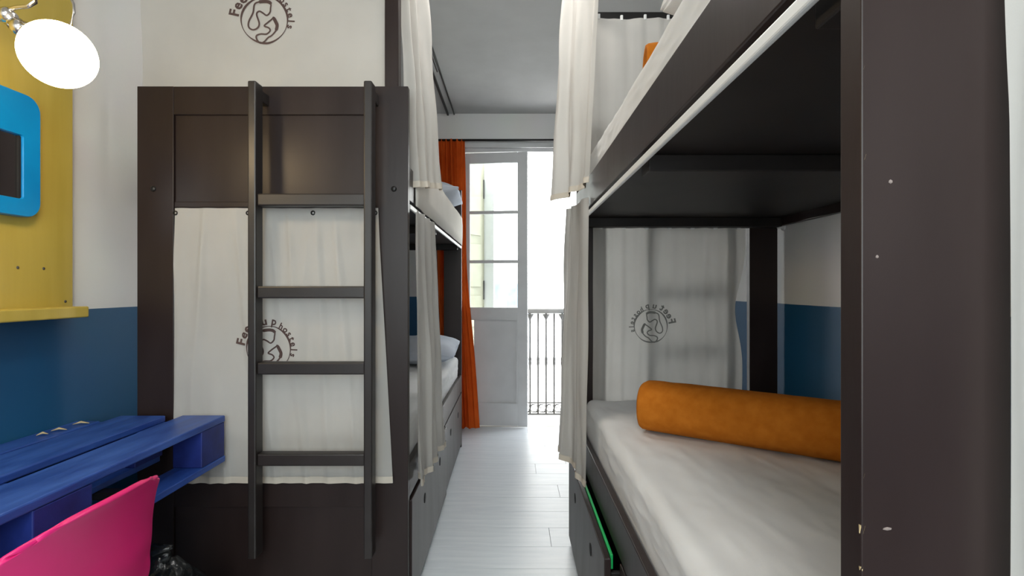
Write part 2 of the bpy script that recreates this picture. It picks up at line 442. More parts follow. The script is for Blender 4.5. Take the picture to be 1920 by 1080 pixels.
def leaf(parent, hinge, ang, w, flip, glazed_label):
    """door leaf; local x from hinge outwards, rotated about the hinge"""
    R = Matrix.Rotation(ang, 4, 'Z'); hv = Vector(hinge)
    def lb(name, x0, x1, y0, y1, z0, z1, mat, par, bev=0.003):
        bm = bmesh.new(); add_box(bm, x0, x1, y0, y1, z0, z1)
        if bev: bmesh.ops.bevel(bm, geom=bm.edges[:], offset=bev, segments=2, affect='EDGES')
        for v in bm.verts: v.co = hv + R @ Vector((v.co.x * flip, v.co.y, v.co.z))
        bmesh.ops.recalc_face_normals(bm, faces=bm.faces[:])
        return bm_obj(name, bm, mat, par)
    st = 0.085
    lf = lb('leaf_panel', st - .01, w - st + .01, 0.012, 0.028, 0.19, 0.955, 'door', parent)
    lf['label'] = glazed_label
    lb('stile', 0, st * .45, 0, 0.04, 0.012, 2.39, 'door', lf); lb('stile', w - st, w, 0, 0.04, 0.012, 2.39, 'door', lf)
    s0 = st * .45
    for a, b in ((0.012, 0.20), (0.94, 1.04), (2.30, 2.39)): lb('rail', s0, w - st, 0, 0.04, a, b, 'door', lf)
    for z in (1.44, 1.87): lb('glazing_bar', s0, w - st, 0.004, 0.036, z - 0.013, z + 0.013, 'door', lf)
    for a, b in ((1.04, 1.427), (1.453, 1.857), (1.883, 2.30)): lb('pane', s0 + .001, w - st - .001, 0.018, 0.022, a + .001, b - .001, 'glass', lf, 0)
    for a, b, c, d in ((s0, w - st, .93, .945), (s0, w - st, .195, .21)): lb('moulding', a, b, -0.004, 0.012, c, d, 'door', lf)
    lb('moulding', s0, s0 + .015, -0.004, 0.012, .21, .93, 'door', lf); lb('moulding', w - st - .015, w - st, -0.004, 0.012, .21, .93, 'door', lf)
leaf(fr, (DX0 + 0.031, YF + 0.02, 0), math.radians(-6), 0.545, 1, 'closed left leaf of the balcony door')
leaf(fr, (DX1 - 0.031, YF + 0.01, 0), math.radians(88), 0.545, -1, 'right leaf swung open into the room')
# ceiling tracks above the left bunk
tk = empty('ceiling_track', (-0.52, 3.3, ZC), 'thin black double track fixed along the grey ceiling', 'track')
box('bar', -0.508, -0.498, 2.4, YF - .005, ZC - 0.014, ZC - 0.0005, 'black', tk, 0.002)
box('bar', -0.566, -0.550, 2.4, YF - .005, ZC - 0.02, ZC - 0.0005, 'black', tk, 0.002)
# unseen ceiling lamps, added to light the room from behind and the aisle
for lx, ly, which, gm in ((-0.10, -0.35, 'behind the viewer', 'added_rear_glow'), (-0.04, 2.05, 'above the aisle between the bunks', 'added_aisle_glow')):
    cl = empty('added_ceiling_lamp', (lx, ly, ZC), 'unseen round flush ceiling lamp added for light, the one ' + which, 'lamp')
    lathe('base', [(0, 0), (0.24, 0), (0.24, -0.03), (0.22, -0.03)], (lx, ly, ZC), (0, 0, 1), 'alu', cl)
    lathe('diffuser', [(0.225, -0.03), (0.20, -0.06), (0.13, -0.085), (0, -0.095)], (lx, ly, ZC), (0, 0, 1), gm, cl)

# ------------------------------------------------------------------ bunk beds
def bunk(label, xa, s, y0, y1, W, pulls, upright_end):
    X = lambda a: xa + s * a
    root = empty('bunk_bed', (X(W / 2), (y0 + y1) / 2, 0), label, 'bunk bed')
    def b(name, a0, a1, ya, yb, z0, z1, mat='wood', parent=root, bev=0.003): return box(name, X(a0), X(a1), ya, yb, z0, z1, mat, parent, bev)
    for k, ya in enumerate((y0, y1 - 0.03)):
        yb = ya + 0.03
        b('post', 0, 0.134, ya, yb, 0, 1.955, bev=0.0014); b('post', W - 0.134, W, ya, yb, 0, 1.955, bev=0.0014)
        e = b('end_board', 0.134, W - 0.134, ya + 0.009, yb - 0.009, 1.525, 1.855)
        b('end_rail', 0.134, W - 0.134, ya, yb, 1.85, 1.955, 'wood', e); b('end_rail', 0.134, W - 0.134, ya + .004, yb - .004, 1.508, 1.53, 'wood', e)
        e = b('end_board', 0.134, W - 0.134, ya + 0.009, yb - 0.009, 0.02, 0.405)
        b('end_rail', 0.134, W - 0.134, ya, yb, 0.40, 0.492, 'wood', e)
        for a in (0.052, W - 0.06):
            yy = ya if k == 0 else yb; dr = -1 if k == 0 else 1
            lathe('bolt', [(0.011, 0), (0.010, 0.004), (0.005, 0.007), (0, 0.007)], (X(a), yy - dr * .001, 1.576), (0, dr, 0), 'black', root, n=14)
    ya, yb = y0 + 0.03, y1 - 0.03
    b('side_rail', 0, 0.022, ya, yb, 1.54, 1.665); b('side_rail', W - 0.022, W, ya, yb, 1.50, 1.665)
    b('side_rail', 0, 0.022, ya, yb, 0.425, 0.55); b('side_rail', W - 0.022, W, ya, yb, 0.425, 0.55)
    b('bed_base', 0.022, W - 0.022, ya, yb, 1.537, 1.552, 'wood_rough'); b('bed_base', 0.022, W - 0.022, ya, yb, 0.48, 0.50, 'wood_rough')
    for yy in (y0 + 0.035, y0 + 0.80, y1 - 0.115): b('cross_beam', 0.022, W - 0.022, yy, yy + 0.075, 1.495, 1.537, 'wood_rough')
    # upright carrying the upper curtain rods
    yu = y1 - 0.085 if upright_end == 'far' else y0 + 0.035
    ua = 0.008 if upright_end == 'far' else 0.043
    b('upright', ua, ua + (.035 if ua < .02 else .052), yu, yu + 0.05, 1.955 - 0.40, 2.53)
    yo = y0 + 0.035 if upright_end == 'far' else y1 - 0.085
    # rods (upper: black bars; lower: slim white track)
    zr = 2.497
    b('curtain_rod', 0.044, W + 0.012, yu + 0.015, yu + 0.028, zr - 0.017, zr + 0.017, 'black')
    if upright_end == 'far': b('curtain_rod', 0.05, 0.062, y0 + .5, yu, zr - 0.012, zr + 0.012, 'black')
    else: b('curtain_rod', 0.05, 0.062, yu + .05, y1 - .9, zr - 0.012, zr + 0.012, 'black')
    b('curtain_track', -0.002, 0.008, ya + .01, yb, 1.508, 1.526, 'alu')
    for i, (d0, d1, out) in enumerate(pulls):
        f = b('drawer', -out, 0.02 - out, d0, d1, 0.025, 0.412)
        L = d1 - d0; ai = 0.02 - out
        for t in (0.28, 0.74):
            yy = d0 + L * t
            lathe('finger_hole', [(0, 0), (0.021, 0), (0.021, 0.0015), (0, 0.0015)], (X(-out), yy, 0.305), (-s, 0, 0), 'hole', f, n=20)
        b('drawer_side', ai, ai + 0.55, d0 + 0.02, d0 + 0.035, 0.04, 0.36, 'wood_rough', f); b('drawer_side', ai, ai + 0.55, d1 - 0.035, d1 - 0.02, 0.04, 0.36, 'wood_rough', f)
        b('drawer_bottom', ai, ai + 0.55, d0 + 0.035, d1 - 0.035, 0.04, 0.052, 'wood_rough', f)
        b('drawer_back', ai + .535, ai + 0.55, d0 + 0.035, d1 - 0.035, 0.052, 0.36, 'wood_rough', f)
        if out > 0.03: box('green_edge_strip', X(ai + 0.001), X(ai + 0.010), d0 + 0.02, d1 - 0.2, 0.37, 0.414, 'green', f, 0.002)
    return root
LXA, LY0, LY1 = -0.384, 1.91, 3.96
RXA, RY0, RY1 = 0.312, 0.462, 2.512
bedL = bunk('dark wooden bunk bed beside the left wall, its panelled end behind the ladder', LXA, -1, LY0, LY1, 1.0, [(1.945, 2.965, 0.008), (2.985, 3.925, 0.0)], 'near')
bedR = bunk('dark wooden bunk bed at the right, its big post close to the viewer', RXA, 1, RY0, RY1, 0.962, [(0.5, 1.50, 0.0), (1.525, 2.475, 0.040)], 'far')
# bare-wood chips on the near corner of the right bunk
for z, dx, w, h in ((0.997, 0, .0035, .008), (0.944, .001, .003, .009), (0.883, 0, .003, .008), (0.962, -.001, .002, .004), (1.045, 0, .002, .005), (1.33, .001, .003, .006), (1.41, 0, .002, .004), (0.79, 0, .003, .03)):
    bm = bmesh.new(); bmesh.ops.create_icosphere(bm, subdivisions=1, radius=1)
    for v in bm.verts: v.co = Vector((RXA + 0.0025 + dx + v.co.x * w, RY0 + 0.0022 + v.co.y * .0026, z - .003 + v.co.z * h))
    bm_obj('paint_chip', bm, 'chip', bedR)
for x, z, w, h in ((.335, .995, .0045, .0016), (.338, 1.305, .002, .002), (.326, 1.238, .0016, .0016)):
    bm = bmesh.new(); bmesh.ops.create_icosphere(bm, subdivisions=1, radius=1)
    for v in bm.verts: v.co = Vector((x + v.co.x * w, RY0 - 0.0001 + v.co.y * .0008, z + v.co.z * h))
    bm_obj('paint_chip', bm, 'raw_wood', bedR)
box('curtain_rod', RXA + 0.02, RXA + 0.97, RY1 - 0.052, RY1 - 0.040, 1.498, 1.510, 'alu', bedR, 0.003)
lathe('rod_bracket', [(0, 0), (0.02, 0), (0.02, 0.008), (0.012, 0.012), (0.012, 0.03), (0, 0.03)], (RXA + 0.985, RY1 - .046, 1.504), (-1, 0, 0), 'alu', bedR, n=18)

def ladder(label, xs, yf, depth, ztop, zbot, rungs, group='bunk ladders'):
    root = empty('ladder', ((xs[0] + xs[1]) / 2, yf + depth / 2, zbot), label, 'ladder', group)
    for x in xs: box('rail', x - 0.0145, x + 0.0145, yf, yf + depth, zbot, ztop, 'ladder', root, 0.005)
    for z in rungs: box('rung', xs[0] + 0.0145, xs[1] - 0.0145, yf + 0.008, yf + depth - .006, z - 0.0215, z + 0.0215, 'ladder', root, 0.005)
    # hooks that hang over the bed end
    return root
RUNGS = (0.606, 0.927, 1.195, 1.52)
la = ladder('dark wooden ladder on the panelled end of the left bunk', (-0.909, -0.504), LY0 - 0.105, 0.055, 1.935, 0.262, RUNGS)
for x in (-0.909, -0.504): box('hook', x - .012, x + .012, LY0 - 0.051, LY0 + 0.001, 1.88, 1.92, 'ladder', la, .003)
lb_ = ladder('dark ladder standing behind the stamped curtain at the far end of the right bunk', (0.652, 1.015), RY1 + 0.012, 0.055, 1.935, 0.262, RUNGS)
for x in (.652, 1.015): box('hook', x - .012, x + .012, RY1 - 0.0005, RY1 + 0.0125, 1.88, 1.92, 'ladder', lb_, .003)

# ------------------------------------------------------------------ curtains
# left bunk, lower, hung over the end opening
c = Curtain([(-1.236, LY0 - .014), (-0.49, LY0 - .014)], [(-1.236, LY0 - .014), (-0.437, LY0 - .014)], 1.503, 0.497, 5.5, 0.007, 0.006, seed=1.7)
class FrontCurtain(Curtain):
    def wave(self, u, v):
        s = self.seed
        n1 = noise.noise(Vector((u * 9 + s, v * 0.9, s))); n2 = noise.noise(Vector((u * 17 + v * 1.5, v * 2.2, s + 4)))
        top = math.exp(-(v / .10) ** 2) * 0.004 * math.sin(46 * u)
        fold = 0.012 * (1 - min(1, abs(n1) * 4)) * min(1, v * 6 + .15) * (1 - .35 * v)
        return max(-0.004, min(0.020, -0.001 + fold + 0.005 * n2 + top))
c.__class__ = FrontCurtain
o = c.build('bed_curtain', 'cream canvas curtain stamped with an emblem, hanging behind the left ladder', nu=140, nv=90)
emblem(c, o, -0.888, 0.990, 0.080, 'print', off=-0.002)
cr = Curtain([(0.424, RY0 - .016), (1.16, RY0 - .016)], [(0.424, RY0 - .016), (1.16, RY0 - .016)], 1.503, 0.497, 5.5, 0.007, 0.006, seed=5.9)
cr.__class__ = FrontCurtain
cr.build('bed_curtain', 'cream curtain edge beside the big dark post of the right bunk', nu=100, nv=60)
for u in (0.004, 0.36, 0.68, 0.985):
    p = c.point(u, 0.012)
    lathe('eyelet', [(0.004, 0), (0.009, 0), (0.009, 0.003), (0.004, 0.003)], p + Vector((0, -.003, -.006)), (0, 1, 0), 'black', o, n=14)
# left bunk, upper, inside the end
c = Curtain([(-1.405, LY0 + .05), (-0.475, LY0 + .05)], [(-1.40, LY0 + .05), (-0.472, LY0 + .05)], 2.49, 1.60, 4.0, 0.004, 0.004, seed=3.1)
o = c.build('bed_curtain', 'flat cream canvas curtain stamped with an emblem above the panelled bunk end', nu=110, nv=60)
emblem(c, o, -0.935, 2.224, 0.087, 'print', off=-0.0025)
# left bunk, upper, gathered on the aisle side
c = Curtain([(-0.435, 2.02), (-0.402, 2.09), (-0.352, 2.17)], [(-0.39, 2.0), (-0.345, 2.12), (-0.305, 2.32)], 2.49, 1.62, 2.6, 0.022, 0.026, seed=5.2, zb_fn=lambda u: 1.60 + .05 * u)
c.build('bed_curtain', 'gathered cream curtain on the aisle side of the left upper bunk', nu=120, nv=40)
# left bunk, lower, gathered on the aisle side
c = Curtain([(-0.368, 1.96), (-0.360, 2.15), (-0.362, 2.35)], [(-0.358, 1.96), (-0.34, 2.2), (-0.328, 2.48)], 1.505, 0.46, 3.6, 0.016, 0.024, seed=7.4)
c.build('bed_curtain', 'long gathered cream curtain on the aisle side of the left lower bunk', nu=140, nv=50)
# right bunk, upper, gathered on the aisle side
c = Curtain([(0.225, 2.30), (0.28, 2.18), (0.362, 2.10)], [(0.185, 2.33), (0.25, 2.20), (0.302, 2.00)], 2.49, 1.60, 2.4, 0.024, 0.028, seed=2.3, zb_fn=lambda u: 1.60 + .02 * u)
c.build('bed_curtain', 'gathered cream curtain on the aisle side of the right upper bunk', nu=120, nv=40)
# right bunk, lower, gathered on the aisle side
c = Curtain([(0.262, 2.42), (0.276, 2.30), (0.298, 2.08)], [(0.225, 2.44), (0.245, 2.30), (0.280, 2.00)], 1.575, 0.45, 2.8, 0.014, 0.026, seed=9.1, zb_fn=lambda u: 0.46 - .02 * u)
o = c.build('bed_curtain', 'long gathered cream curtain on the aisle side of the right lower bunk', nu=120, nv=50)
# right bunk, upper, at the far end
c = Curtain([(0.352, RY1 - .085), (1.26, RY1 - .085)], [(0.352, RY1 - .10), (1.26, RY1 - .10)], 2.475, 1.80, 9.0, 0.006, 0.010, seed=4.4)
o = c.build('bed_curtain', 'pale cream curtain closing the far end of the right upper bunk', nu=120, nv=40)
for k in range(8):
    p = c.point(0.06 + .12 * k, 0.0); box('clip', p.x - .006, p.x + .006, p.y - .006, p.y + .006, 2.468, 2.492, 'alu', o, .002)
# right bunk, lower, at the far end, with the ladder's shadow on it
def side(u, v):
    k = math.exp(-((v - .42) / .18) ** 2)
    return -0.045 * k * max(0, u - .72) / .28
c = Curtain([(0.385, RY1 - .048), (1.115, RY1 - .048)], [(0.385, RY1 - .050), (1.098, RY1 - .050)], 1.497, 0.58, 7.0, 0.010, 0.008, seed=6.6, side_fn=side)
o = c.build('bed_curtain', 'cream curtain with an emblem showing through from its other side closing the far end of the right lower bunk', nu=150, nv=60)
emblem(c, o, 0.66, 1.03, 0.078, 'print_back', mirror=True, off=-0.0028)  # mirrored on the near face, show-through put into the print colour
for k in range(7):
    p = c.point(0.05 + .15 * k, 0.0); box('ring', p.x - .009, p.x + .009, RY1 - .055, RY1 - .037, 1.489, 1.514, 'alu', o, .003)
# orange drape at the balcony door and its rod
rod = empty('curtain_pole', (0.1, YF - 0.07, 2.47), 'dark slim curtain pole above the balcony door', 'curtain pole')
tube('pole', [(-0.78, YF - .075, 2.478), (0.95, YF - .075, 2.478)], 0.010, 'black', rod)
for x in (-0.74, 0.9): box('bracket', x - .01, x + .01, YF - .075, YF - .0005, 2.470, 2.486, 'black', rod, .002)
for x in (-0.79, 0.96): lathe('finial', [(0, 0.02), (0.012, .014), (.016, 0), (.012, -.014), (0, -.02)], (x, YF - .075, 2.478), (1, 0, 0), 'black', rod, n=16)
c = Curtain([(-0.66, YF - .075), (-0.405, YF - .075)], [(-0.60, YF - .10), (-0.275, YF - .12)], 2.485, 0.02, 6, 0.022, 0.030, seed=8.8, pinch=1.2,
            side_fn=lambda u, v: -0.03 * math.exp(-((v - .45) / .22) ** 2) * u)
c.build('door_curtain', 'bright orange drape gathered beside the balcony door', 'orange', nu=120, nv=60, hem=False)

# ------------------------------------------------------------------ bedding
def mattress(name, label, x0, x1, y0, y1, z0, z1, mat, seed):
    o = soft_box(name, x0, x1, y0, y1, z0, z1, 0.035, mat, None, cuts=90, disp=0.0065, dscale=5.0, stretch=(1.6, .7, 1.6), seed=seed)
    return tag(o, label, 'mattress')
mattress('mattress', 'white sheeted mattress on the right lower bunk under the ochre blanket roll', 0.341, 1.245, RY0 + .036, RY1 - .10, 0.501, 0.692, 'sheet', 1)
mattress('mattress', 'white sheeted mattress on the right upper bunk, seen above the side rail', 0.338, 1.245, RY0 + .036, RY1 - .09, 1.553, 1.800, 'sheet', 2)
mattress('mattress', 'cream covered mattress on the left upper bunk', -1.355, -0.409, LY0 + .1, LY1 - .036, 1.553, 1.76, 'sheet_cream', 3)
mattress('mattress', 'white mattress on the left lower bunk, mostly behind curtains', -1.355, -0.409, LY0 + .036, LY1 - .036, 0.501, 0.692, 'sheet', 4)
# cream cover hanging over the rail of the left upper bunk
c = Curtain([(-0.377, 2.05), (-0.377, 3.92)], [(-0.3775, 2.05), (-0.3775, 3.92)], 1.765, 1.528, 3, 0.003, 0.003, seed=2.2)
bm = bmesh.new(); nu = 40
prof = [(-0.60, 1.772), (-0.43, 1.772), (-0.395, 1.764), (-0.378, 1.74), (-0.374, 1.68), (-0.376, 1.60), (-0.377, 1.534)]
g = [[bm.verts.new(Vector((x + .004 * noise.noise(Vector((i * .3, z * 9, 1))), 2.04 + 1.88 * i / nu, z + .003 * noise.noise(Vector((i * .4, x * 9, 4)))))) for i in range(nu + 1)] for x, z in prof]
for j in range(len(prof) - 1):
    for i in range(nu): bm.faces.new((g[j][i], g[j + 1][i], g[j + 1][i + 1], g[j][i + 1]))
cv = bm_obj('bed_cover', bm, 'sheet_cream', None, True); tag(cv, 'cream bed cover folded over the rail of the left upper bunk', 'bed cover')
sm = cv.modifiers.new('thickness', 'SOLIDIFY'); sm.thickness = 0.004; sm.offset = -1

def pillow(label, cx, cy, cz, sx, sy, sz, mat, rot, seed):
    o = soft_box('pillow', cx - sx / 2, cx + sx / 2, cy - sy / 2, cy + sy / 2, cz - sz / 2, cz + sz / 2, 0.02, mat, None, cuts=20, disp=0.012, dscale=7, seed=seed, puff=0.75, rot=rot)
    return tag(o, label, 'pillow')
pillow('pale blue-grey pillow at the far end of the left upper bunk', -0.62, 3.68, 1.865, 0.50, 0.36, 0.17, 'pillow', Matrix.Rotation(math.radians(-8), 3, 'X'), 1)
pillow('white pillow at the far end of the left lower bunk', -0.62, 3.52, 0.795, 0.48, 0.42, 0.17, 'pillow', Matrix.Rotation(math.radians(8), 3, 'X'), 2)
pillow('white pillow at the near end of the right upper bunk', 0.64, 1.15, 1.905, 0.50, 0.38, 0.20, 'sheet', Matrix.Rotation(math.radians(6), 3, 'Y'), 3)

def roll(label, a, b, r, squash, mat, seed):
    """rolled blanket lying from a to b (points on the axis)"""
    a = Vector(a); b = Vector(b); d = (b - a).normalized(); s = d.cross(Vector((0, 0, 1))).normalized(); L = (b - a).length
    bm = bmesh.new(); N = 40; rings = []
    prof = [(0.0, 0.012), (0.30, 0.016), (0.55, 0.010), (0.70, 0.012), (0.80, 0.002), (0.93, 0.0), (0.985, 0.008), (1.0, 0.025)]
    stations = [(q, h) for q, h in prof] + [(1.0 + 0.02 * noise.noise(Vector((k * .7, seed, 0))), 0.025 + (L - .05) * k / 22) for k in range(1, 22)] + [(q, L - h) for q, h in reversed(prof)]
    for q, h in stations:
        ring = []
        for k in range(N):
            t = 2 * math.pi * k / N
            rr = r * q * (1 + 0.035 * noise.noise(Vector((math.cos(t) * 1.2, math.sin(t) * 1.2 + seed, h * 4))))
            cx = math.copysign(abs(math.cos(t)) ** 0.8, math.cos(t)); cz = math.copysign(abs(math.sin(t)) ** 0.8, math.sin(t))
            ring.append(bm.verts.new(a + d * h + s * cx * rr * 1.06 + Vector((0, 0, cz * rr * squash))))
        rings.append(ring)
    for i in range(len(rings) - 1):
        for k in range(N): bm.faces.new((rings[i][k], rings[i][(k + 1) % N], rings[i + 1][(k + 1) % N], rings[i + 1][k]))
    bm.faces.new(rings[0]); bm.faces.new(rings[-1])
    bmesh.ops.recalc_face_normals(bm, faces=bm.faces[:])
    o = bm_obj('rolled_blanket', bm, mat, None, True)
    # loose outer flap of the roll
    bm = bmesh.new(); rows = []
    for k in range(9):
        t = math.radians(-150 + k * 9)
        rows.append([bm.verts.new(a + d * (0.012 + (L - .024) * i / 20) + s * (-1) * math.cos(t) * -1 * r * 1.10 + Vector((0, 0, math.sin(t) * r * squash * 1.02 ))) for i in range(21)])
    for k in range(8):
        for i in range(20): bm.faces.new((rows[k][i], rows[k][i + 1], rows[k + 1][i + 1], rows[k + 1][i]))
    f = bm_obj('flap', bm, mat, o, True)
    md = f.modifiers.new('thickness', 'SOLIDIFY'); md.thickness = 0.006; md.offset = 0
    return tag(o, label, 'blanket')
roll('ochre fleece blanket rolled up on the right lower mattress', (0.485, 1.885, 0.788), (1.115, 1.44, 0.788), 0.086, 1.0, 'ochre', 1)
roll('ochre rolled blanket just showing over the edge of the right upper bunk', (0.415, 1.62, 1.885), (1.02, 1.52, 1.885), 0.078, 1.0, 'ochre', 2)

# ------------------------------------------------------------------ pallet desk
DZ1 = 0.750; DF = -1.035; DY0, DY1 = 0.66, 1.868
desk = empty('pallet_desk', (-1.27, 1.25, 0.585), 'worn blue pallet desk with open gaps fixed along the left wall', 'desk')
def dplank(x0, x1, y0, y1, z0, z1, name='top_plank', mat='blue_paint', seed=0):
    o = box(name, x0, x1, y0, y1, z0, z1, mat, desk, 0.004)
    return o
dplank(-1.515, -1.432, DY0, 1.80, DZ1 - .022, DZ1 - .002)
dplank(-1.412, -1.25, DY0, DY1, DZ1 - .022, DZ1)
dplank(-1.19, DF, DY0, DY1, DZ1 - .022, DZ1 + .001)
for y0, y1 in ((DY0, DY0 + .14), (1.118, 1.281), (DY1 - .14, DY1)):
    for x0, x1 in ((-1.515, -1.44), (-1.40, -1.26), (DF - .10, DF - .002)):
        box('block', x0, x1, y0 + .002, y1 - .002, DZ1 - .143, DZ1 - (.0225 if x1 > -1.2 else .0435), 'blue_dark', desk, 0.003)
    box('cross_board', -1.515, DF - .101, y0, y1, DZ1 - .0430, DZ1 - .0225, 'blue_paint', desk, 0.003)
for x0, x1 in ((-1.515, -1.42), (-1.39, -1.27), (DF - .10, DF)):
    box('bottom_plank', x0, x1, DY0, DY1, DZ1 - .165, DZ1 - .1435, 'blue_paint', desk, 0.003)
bm = bmesh.new()
for y in (0.9, 1.6):
    br = box('wall_bracket', XL + .001, XL + .035, y - .02, y + .02, 0.30, DZ1 - .166, 'black', desk, 0.003)
    box('bracket_arm', XL + .035, -1.15, y - .02, y + .02, DZ1 - .19, DZ1 - .166, 'black', br, .003)
    tube('brace', [(XL + .03, y, 0.33), (-1.2, y, DZ1 - .185)], 0.01, 'black', br)
bm.free()
# splintered bits on the back plank and scuffs on the front edge
for k, (x, y, l) in enumerate(((-1.462, 1.66, .035), (-1.458, 1.74, .04), (-1.47, 1.61, .022))):
    tube('splinter', [(x - l * .5, y, DZ1 + .001), (x, y + .01, DZ1 + .007), (x + l * .6, y + .015, DZ1 + .002)], 0.003, 'chip', desk, n=6, radii=[.001, .004, .001])

# ------------------------------------------------------------------ pink chair
ch = empty('shell_chair', (-1.1, 1.13, 0), 'bright pink plastic shell chair drawn up to the blue desk', 'chair')
OX = 0.028
prof = [(-1.345, .425), (-1.34, .445), (-1.30, .452), (-1.2, .445), (-1.1, .435), (-1.02, .435), (-.972, .455), (-.945, .50), (-.934, .56), (-.932, .62), (-.922, .685), (-.908, .732), (-.894, .756)]
def prof_at(t):
    f = t * (len(prof) - 1); i = min(int(f), len(prof) - 2); u = f - i
    p = [Vector(prof[max(0, min(len(prof) - 1, i + k))]) for k in (-1, 0, 1, 2)]
    return 0.5 * (2 * p[1] + (p[2] - p[0]) * u + (2 * p[0] - 5 * p[1] + 4 * p[2] - p[3]) * u * u + (3 * p[1] - p[0] - 3 * p[2] + p[3]) * u ** 3)
bm = bmesh.new(); NS, NT = 60, 36; CY = 1.125; g = []
for i in range(NS + 1):
    s = i / NS; row = []
    p = prof_at(s)
    back = max(0, min(1, (s - .5) / .12))
    hw = 0.200 + .012 * back + 0.012 * math.sin(math.pi * s)
    if s > .88: hw *= math.sqrt(max(0.0, 1 - ((s - .88) / .12) ** 2 * .32))
    if s < .10: hw *= math.sqrt(max(0.0, 1 - ((.10 - s) / .10) ** 2 * .25))
    waist = 1 - 0.025 * math.exp(-((s - .62) / .1) ** 2)
    for j in range(NT + 1):
        t = j / NT * 2 - 1
        y = CY + t * hw * waist
        x = p.x + OX - back * 0.035 * abs(t) ** 2.6
        z = p.y + (1 - back) * (0.012 * abs(t) ** 3 - .012 * (1 - t * t)) - back * 0.03 * abs(t) ** 4 * max(0, (s - .75) / .25) ** 2
        row.append(bm.verts.new((x, y, z)))
    g.append(row)
for i in range(NS):
    for j in range(NT): bm.faces.new((g[i][j], g[i + 1][j], g[i + 1][j + 1], g[i][j + 1]))
bmesh.ops.recalc_face_normals(bm, faces=bm.faces[:])
sh = bm_obj('shell', bm, 'pink', ch, True)
md = sh.modifiers.new('thickness', 'SOLIDIFY'); md.thickness = 0.013; md.offset = 0
md = sh.modifiers.new('soft_edge', 'SUBSURF'); md.levels = 1; md.render_levels = 1
for sx, sy in ((-1.27, -.14), (-1.27, .14), (-1.02, -.14), (-1.02, .14)):
    ex = -.04 if sx < -1.1 else .04
    tube('leg', [(sx, CY + sy, .428), (sx + ex * .2, CY + sy * 1.05, .40), (sx + ex, CY + sy * 1.35, 0.0)], 0.011, 'steel', ch)
box('under_frame', -1.28, -1.01, CY - .15, CY + .15, .408, .420, 'steel', ch, .004)

# ------------------------------------------------------------------ black bag on the floor
bm = bmesh.new(); bmesh.ops.create_icosphere(bm, subdivisions=5, radius=1)
for v in bm.verts:
    p = v.co.copy(); q = p * 2.2
    cr = noise.noise(q) * .16 + abs(noise.noise(q * 2.1)) * .16 + abs(noise.noise(q * 4.3)) * .07
    k = 1 + cr - .1
    z = p.z
    taper = 1 - max(0, z - .35) * .75
    co = Vector((p.x * .15 * k * taper, p.y * .13 * k * taper, z * .20 * (1 + cr * .5)))
    co.z = max(co.z, -.17)
    v.co = Vector((-1.09, 1.62, .17)) + co
bag = bm_obj('plastic_bag', bm, 'bag', None, True); tag(bag, 'crumpled black plastic bag on the floor under the blue desk', 'bag')
tube('knot', [(-1.09, 1.62, .35), (-1.085, 1.615, .385), (-1.10, 1.60, .40), (-1.05, 1.60, .41)], .012, 'bag', bag, n=8, radii=[.03, .018, .022, .006])

# ------------------------------------------------------------------ yellow board, shelf, mirror, lamp on the left wall
yb_ = empty('wall_board', (XL + .01, 1.2, 1.1), 'mustard yellow painted board with a narrow ledge on the left wall', 'board')
box('panel', XL + .001, XL + .022, 0.70, 1.765, 1.11, 2.42, 'yellow', yb_, .002)
box('ledge', XL + .022, -1.412, 0.70, 1.728, 1.113, 1.149, 'yellow', yb_, .004)
for y, z in ((1.568, 1.272), (1.655, 1.272), (1.735, 1.165), (1.735, 2.3)):
    lathe('screw', [(0, 0), (.005, 0), (.004, .0015), (0, .0015)], (XL + .0218, y, z), (1, 0, 0), 'iron', yb_, n=12)
# mirror with a rounded bright-blue frame
mi = empty('wall_mirror', (XL + .03, 1.44, 1.6), 'small mirror in a thick rounded bright blue frame on the yellow board', 'mirror')
def rrect(y0, y1, z0, z1, r, n=8):
    pts = []
    for cy, cz, a0 in ((y1 - r, z1 - r, 0), (y0 + r, z1 - r, 90), (y0 + r, z0 + r, 180), (y1 - r, z0 + r, 270)):
        for k in range(n + 1):
            a = math.radians(a0 + 90 * k / n); pts.append((cy + r * math.cos(a), cz + r * math.sin(a)))
    return pts
out = rrect(1.29, 1.612, 1.425, 1.795, .045); inn = rrect(1.345, 1.557, 1.478, 1.668, .008)
x0, x1 = XL + .0225, XL + .052
bm = bmesh.new(); n = len(out)
loops = []
for pts, x in ((out, x0), (out, x1 - .004), ([(y + (1.45 - y) * .012, z + (1.61 - z) * .012) for y, z in out], x1), ([(y + (y - 1.45) * .012, z + (z - 1.57) * .012) for y, z in inn], x1 - .002), (inn, x1 - .006), (inn, x0)):
    loops.append([bm.verts.new((x, y, z)) for y, z in pts])
for a in range(len(loops) - 1):
    for k in range(n): bm.faces.new((loops[a][k], loops[a][(k + 1) % n], loops[a + 1][(k + 1) % n], loops[a + 1][k]))
for k in range(n): bm.faces.new((loops[-1][k], loops[-1][(k + 1) % n], loops[0][(k + 1) % n], loops[0][k]))
bmesh.ops.recalc_face_normals(bm, faces=bm.faces[:])
bm_obj('frame', bm, 'cyan', mi)
box('glass', x0 + .012, x0 + .015, 1.346, 1.556, 1.479, 1.667, 'mirror', mi, 0)
box('dark_edge', x0 + .015, x1 - .009, 1.549, 1.5565, 1.479, 1.667, 'hole', mi, 0)
